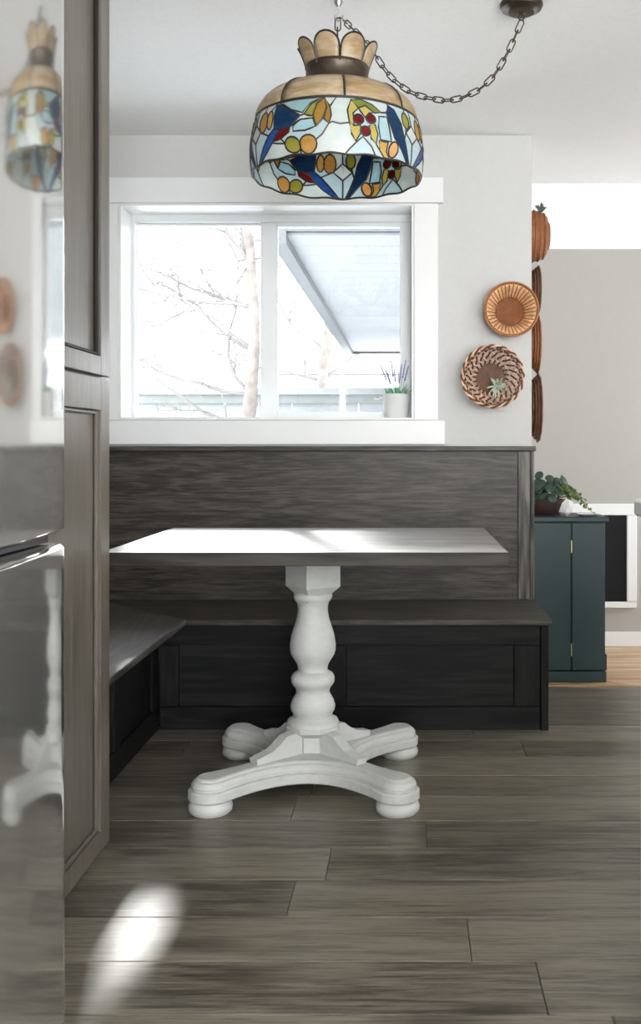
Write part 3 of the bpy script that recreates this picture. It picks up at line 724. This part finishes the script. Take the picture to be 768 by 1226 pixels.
# baskets on the hidden side of the wall end, seen edge-on
def side_basket(cy, cz, R, prot, mt, label, wavy=0.0, dome=False):
    t = thing('hanging_basket', label, 'basket', (WX+.002, cy, cz), 'baskets on the passage wall'); xb = WX+.003
    prof = [(.001, xb), (R*.55, xb), (R*.75, xb+prot*.35), (R*.93, xb+prot*.7), (R, xb+prot), (R*.96, xb+prot), (R*.88, xb+prot*.7), (R*.70, xb+prot*.4), (R*.5, xb+.006), (.001, xb+.006)]
    if dome: prof = [(.001, xb), (R, xb), (R*1.02, xb+prot*.3), (R*.96, xb+prot*.6), (R*.78, xb+prot*.9), (R*.5, xb+prot), (.001, xb+prot*1.01)]
    obj('shell', MB().lathe(prof, (0, cy, cz), 'x', 40), mt, t, smooth=True)
    for k in range(4):
        f = .25+.25*k; r = R*(.66+.34*f)+.002 if not dome else R*(1.02, .99, .90, .52)[k]
        obj('coil', MB().tube([(xb+prot*f, cy+(r+wavy*math.sin(a*14+k))*math.cos(a), cz+(r+wavy*math.sin(a*14+k))*math.sin(a)) for a in [2*PI*i/56 for i in range(56)]], .0045, 6, True), mt, t, smooth=True)
side_basket(4.56, 2.045, .112, .090, 'wicker_brown', 'deep brown round basket holding a small plant at top of the passage wall', dome=True)
side_basket(4.56, 1.80, .105, .045, 'wicker_dark', 'small shallow brown basket just below the deep basket on the passage wall')
side_basket(4.56, 1.555, .128, .042, 'wicker_brown', 'shallow reddish brown basket between two darker ones on the passage wall')
side_basket(4.57, 1.265, .150, .046, 'wicker_dark', 'wide wavy-edged dark basket lowest on the passage wall', .004)
sp_ = thing('small_plant', 'tiny dark green sprig peeking from the deep brown basket', 'plant', (WX+.05, 4.52, 2.14))
for k in range(7):
    a = -.6+.3*k; c0 = Vector((WX+.055, 4.50+.02*(k % 3), 2.14)); e = c0+Vector((.035*math.sin(a)-.01, -.01, .055*math.cos(a)*(.6+.08*k)))
    obj('leaf', MB().tube([c0, c0.lerp(e, .5)+Vector((0, 0, .006)), e], [.003, .007, .001], 5), 'leaf', sp_, smooth=True)

# ------------------------------------------------------------------ lavender on the sill
px0, py0_, pz0 = -.055, WY+.072, OZ0+.0115
lv = thing('lavender_plant', 'small potted lavender in a white bucket on the window sill', 'plant', (px0, py0_, pz0))
pot = obj('pot', MB().lathe([(.001, 0), (.050, 0), (.053, .004), (.062, .100), (.064, .106), (.060, .107), (.057, .098), (.001, .092)], (px0, py0_, pz0), seg=32), 'potwhite', lv, smooth=True)
obj('handle', MB().tube([(px0-.062, py0_, pz0+.090), (px0-.074, py0_-.004, pz0+.090), (px0-.080, py0_-.006, pz0+.084), (px0-.098, py0_-.01, pz0+.086)], .0028, 6), 'potwhite', pot, smooth=True)
rnd = random.Random(11)
for k in range(46):
    a = rnd.uniform(0, 2*PI); r = rnd.uniform(0, .048); L = rnd.uniform(.035, .07); ln = rnd.uniform(.1, .7)
    b0 = Vector((px0+r*math.cos(a), py0_+r*math.sin(a), pz0+.095)); d = Vector((math.cos(a)*ln, math.sin(a)*ln, 1)).normalized()
    s = Vector((-math.sin(a), math.cos(a), 0))*.0036; m = MB()
    m.add([b0-s*.5, b0+s*.5, b0+d*L*.5+s, b0+d*L*.5-s, b0+d*L+Vector((math.cos(a)*.01, math.sin(a)*.01, -.004))], [(0, 1, 2, 3), (3, 2, 4)])
    o = obj('leaf', m, 'lav_leaf', lv); md = o.modifiers.new('thickness', 'SOLIDIFY'); md.thickness = .001
for (dx, h, ox) in ((-.072, .145, -.02), (-.050, .125, -.012), (-.026, .175, -.005), (-.012, .13, .0), (.022, .145, .008), (.040, .165, .014), (.052, .14, .02), (-.04, .105, -.015), (.01, .115, .01)):
    b0 = Vector((px0+ox, py0_, pz0+.10)); e = Vector((px0+dx, py0_-.01+.02*rnd.random(), pz0+.10+h*.93)); 
    st = obj('stem', MB().tube([b0, b0.lerp(e, .5)+Vector((0, 0, .008)), e], .0011, 4), 'lav_leaf', lv)
    m = MB()
    for q in range(7):
        f = .52+.48*q/6; c_ = b0.lerp(e, f)+Vector((0, 0, .008*(1-f)))
        m.lathe([(.0003, -.006), (.0052*(1.15-.6*f*f), 0), (.0003, .007)], tuple(c_), seg=6)
    obj('flower_spike', m, 'lav_flower', st, smooth=True)

# ------------------------------------------------------------------ teal cabinet with plant
tx0, tx1, ty0, ty1 = .572, .905, 4.61, 4.93
tc = thing('teal_cabinet', 'small dark teal two-door cabinet with brass hinges past the bench end', 'cabinet', (.74, 4.75, 0))
obj('body', box(tx0, tx1, ty0+.014, ty1, .055, .742, b=.002), 'teal', tc)
obj('top', box(tx0-.006, tx1+.012, ty0-.012, ty1+.004, .743, .765, b=.003), 'teal', tc)
obj('plinth', box(tx0-.002, tx1+.004, ty0-.004, ty1, 0.005, .054, b=.003), 'teal', tc)
obj('base_moulding', box(tx1+.0005, tx1+.010, ty0+.02, ty1, .055, .13, b=.003), 'teal', tc)
xm = .748
for a, b_ in ((tx0+.002, xm-.003), (xm+.003, tx1-.002)):
    d = obj('door', box(a, b_, ty0, ty0+.0135, .060, .738, b=.002), 'teal', tc)
for z in (.60, .125):
    obj('hinge', box(xm-.0028, xm+.0028, ty0-.003, ty0+.004, z, z+.058, b=.001), 'brass', tc)
zt = .7655
pt = thing('potted_plant', 'leafy round-leaved plant with trailing sprigs in a dark pot on the teal cabinet', 'plant', (.655, 4.76, zt))
obj('pot', MB().lathe([(.001, 0), (.062, 0), (.078, .03), (.085, .075), (.080, .076), (.072, .06), (.001, .058)], (.655, 4.76, zt), seg=28), 'darkpot', pt, smooth=True)
rnd = random.Random(5)
def disc_leaf(c_, nrm, r, mt, parent, asp=1.0):
    q = Vector(nrm).to_track_quat('Z', 'Y'); m = MB(); n = 9
    vs = [c_+q @ Vector((0, 0, -.1*r))]+[c_+q @ Vector((r*math.cos(2*PI*i/n)*asp, r*math.sin(2*PI*i/n), .12*r)) for i in range(n)]
    m.add(vs, [(0, 1+i, 1+(i+1) % n) for i in range(n)]); o = obj('leaf', m, mt, parent, smooth=True)
    md = o.modifiers.new('thickness', 'SOLIDIFY'); md.thickness = .0012
for k in range(46):
    a = rnd.uniform(0, 2*PI); f = rnd.random()**.6; hh = rnd.uniform(.02, .135)*(1.15-.5*f)
    c_ = Vector((.668+.105*f*math.cos(a), 4.76+.085*f*math.sin(a), zt+.065+hh))
    disc_leaf(c_, (math.cos(a)*.6+rnd.uniform(-.4, .4), -0.7+rnd.uniform(-.4, .4), .6), rnd.uniform(.017, .030), 'leaf', pt)
for k in range(9):
    b0 = Vector((.70, 4.75, zt+.08)); e = Vector((.735+.016*k, 4.70+rnd.uniform(-.05, .05), zt+.13-.014*k+rnd.uniform(-.02, .03)))
    m1 = b0.lerp(e, .55)+Vector((0, 0, .05)); P_ = [b0, m1, e]
    obj('sprig', MB().tube(P_, .0014, 4), 'stem', pt)
    for q in range(6):
        f = .35+.65*q/5; c_ = (b0*(1-f)**2+m1*2*f*(1-f)+e*f*f)
        disc_leaf(c_+Vector((rnd.uniform(-.006, .006), -.004, rnd.uniform(-.006, .006))), (rnd.uniform(-.6, .6), -.8, .5), rnd.uniform(.006, .011), 'leaf2', pt, .7)
# white stone ornament
def rock(name, c_, sx, sy, sz, seed, mat):
    bm = bmesh.new(); bmesh.ops.create_icosphere(bm, subdivisions=1, radius=1); r_ = random.Random(seed)
    dirs = [Vector((r_.gauss(0, 1), r_.gauss(0, 1), r_.gauss(0, 1))).normalized() for _ in range(12)]
    for v in bm.verts:
        d = v.co.normalized(); k = r_.uniform(.75, 1.1)
        v.co = Vector((d.x*sx*k*(1-.35*max(0, d.z)), d.y*sy*k, max(-.8, d.z)*sz*k))
    m = MB(); bm.verts.index_update(); m.add([v.co+c_ for v in bm.verts], [[q.index for q in f.verts] for f in bm.faces]); bm.free()
    lo = min(q[2] for q in m.v); m.v = [(x, y, z-lo+zt) for x, y, z in m.v]
    return obj(name, m, mat, None, base=True)
tag(rock('white_stone', Vector((.733, 4.655, zt)), .040, .03, .050, 4, 'stone'), 'white faceted stone ornament in front of the dark pot on the teal cabinet', 'ornament')
tag(obj('shallow_dish', MB().lathe([(.001, 0), (.035, 0), (.055, .010), (.053, .011), (.034, .003), (.001, .003)], (.838, 4.68, zt), seg=28), 'stone', None, smooth=True), 'pale shallow dish under the trailing sprigs on the teal cabinet', 'dish')

# framed dark panel low on the far wall
fp = thing('framed_panel', 'dark recessed panel in a white frame low on the far wall', 'wall panel', (1.08, FY, .22))
fx0, fx1, fz0, fz1 = .86, 1.235, .216, .780
obj('dark_panel', box(fx0+.05, fx1-.053, FY-.010, FY-.001, fz0+.033, fz1-.062), 'darkpanel', fp)
obj('frame_rail', box(fx0, fx1, FY-.024, FY-.001, fz1-.062, fz1, b=.004), 'trim', fp); obj('frame_rail', box(fx0, fx1, FY-.024, FY-.001, fz0, fz0+.033, b=.004), 'trim', fp)
obj('frame_stile', box(fx1-.053, fx1, FY-.024, FY-.001, fz0+.034, fz1-.063, b=.004), 'trim', fp); obj('frame_stile', box(fx0, fx0+.05, FY-.024, FY-.001, fz0+.034, fz1-.063, b=.004), 'trim', fp)

# kitchen island whose far corner just enters the frame
isl = thing('kitchen_island', 'white kitchen island corner with a pale thick countertop', 'island', (.9, 1.6, 0))
obj('cabinet_body', box(.5065, 1.25, .6, 2.19, .0, .932, b=.003), 'trim', isl)
obj('countertop', box(.493, 1.28, .57, 2.2, .933, .970, b=.006), 'counter', isl)

# ------------------------------------------------------------------ outside the window
GZ = -.35
tag(obj('snowy_ground', box(-30, 30, 4.75, 60, GZ-.2, GZ), 'snow'), kind='structure')
fn = thing('garden_fence', 'long pale board fence across the snowy garden', 'fence', (0, 12, GZ))
for k in range(46):
    x0 = -9+.4*k
    obj('fence_board', box(x0, x0+.392, 12.0, 12.03, GZ, 1.66+random.uniform(-.003, .003)), 'fence', fn)
obj('fence_rail', box(-9, 9.4, 11.96, 11.999, 1.62, 1.72), 'fencecap', fn)
obj('fence_cap', box(-9.02, 9.42, 11.93, 12.08, 1.722, 1.80), 'fence', fn)
gb = thing('garage', 'low white garage with a blue-grey roof beyond the fence', 'building', (-2, 26, GZ))
obj('wall', box(-3.3, 6, 24, 30, GZ, 2.85), 'garage', gb)
m = MB(); m.add([(-3.5, 23.6, 2.83), (6.3, 23.6, 2.83), (6.3, 27, 3.45), (-3.5, 27, 3.45), (6.3, 30.4, 2.83), (-3.5, 30.4, 2.83)], [(0, 1, 2, 3), (3, 2, 4, 5), (0, 3, 5), (1, 4, 2), (0, 5, 4, 1)])
obj('roof', m, 'garage_roof', gb)
# patio roof of the far wing: horizontal soffit with fascia, carried on posts
pr_ = thing('patio_roof', 'pale grey flat patio roof overhanging the garden outside the window', 'roof', (.6, 9, GZ))
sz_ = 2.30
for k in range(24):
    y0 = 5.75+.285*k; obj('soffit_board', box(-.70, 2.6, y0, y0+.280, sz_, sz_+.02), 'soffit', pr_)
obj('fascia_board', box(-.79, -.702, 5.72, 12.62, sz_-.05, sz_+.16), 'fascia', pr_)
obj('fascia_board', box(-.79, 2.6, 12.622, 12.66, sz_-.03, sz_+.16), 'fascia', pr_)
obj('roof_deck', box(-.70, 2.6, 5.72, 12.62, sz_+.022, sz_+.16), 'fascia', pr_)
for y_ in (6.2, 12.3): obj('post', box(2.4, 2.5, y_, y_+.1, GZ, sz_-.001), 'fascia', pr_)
# bare trees
def tree(x, y_, H, r0, lean, seed, label, nb, mat='bark', low=1.2, side=False):
    rnd = random.Random(seed); t = thing('bare_tree', label, 'tree', (x, y_, GZ), 'bare trees in the garden')
    TP = [Vector((x+lean*f+.05*math.sin(f*9+seed), y_+.04*math.sin(f*7), GZ+H*f)) for f in [i/12 for i in range(13)]]
    obj('trunk', MB().tube(TP, [r0*(1.25 if i == 0 else 1-.06*i) for i in range(13)], 10), mat, t, smooth=True)
    def grow(m, p, d, L, r, lev):
        P_ = [p]; dd = d.copy(); n = 6
        for i in range(n):
            dd = (dd+Vector((rnd.uniform(-.4, .4), rnd.uniform(-.3, .3), rnd.uniform(-.34, .3)))).normalized(); P_.append(P_[-1]+dd*L/n)
        m.tube(P_, [r*(1-.13*i) for i in range(n+1)], 4 if lev else 6)
        if lev < 3:
            for q in range(5 if lev < 2 else 4):
                i = rnd.randint(1, n); nd = (dd+Vector((rnd.uniform(-1, 1), rnd.uniform(-.8, .8), rnd.uniform(-.5, .9)))).normalized()
                grow(m, P_[i], nd, L*rnd.uniform(.4, .65), r*.5, lev+1)
    for k in range(nb):
        f = low/H+(1-low/H)*k/nb; p = TP[min(12, int(f*12))]; a = (PI if k % 3 or side else 0)+rnd.uniform(-.6, .6)
        m = MB(); grow(m, p, Vector((math.cos(a), math.sin(a)*.5, rnd.uniform(.1, .9))).normalized(), H*.33*(1.15-f*.6), r0*.24, 0)
        obj('branch', m, 'twig', t)
tree(-1.47, 9.0, 4.6, .088, .06, 3, 'bare garden tree with a thick pale trunk outside the left pane', 14, low=1.9, side=True)
tree(-1.45, 16.0, 6.0, .14, .25, 8, 'bare tree leaning behind the patio roof edge', 8, low=2.5)
tree(-6.6, 22.0, 6.5, .07, -.2, 15, 'slender bare tree standing far behind the fence', 8, low=2.4)
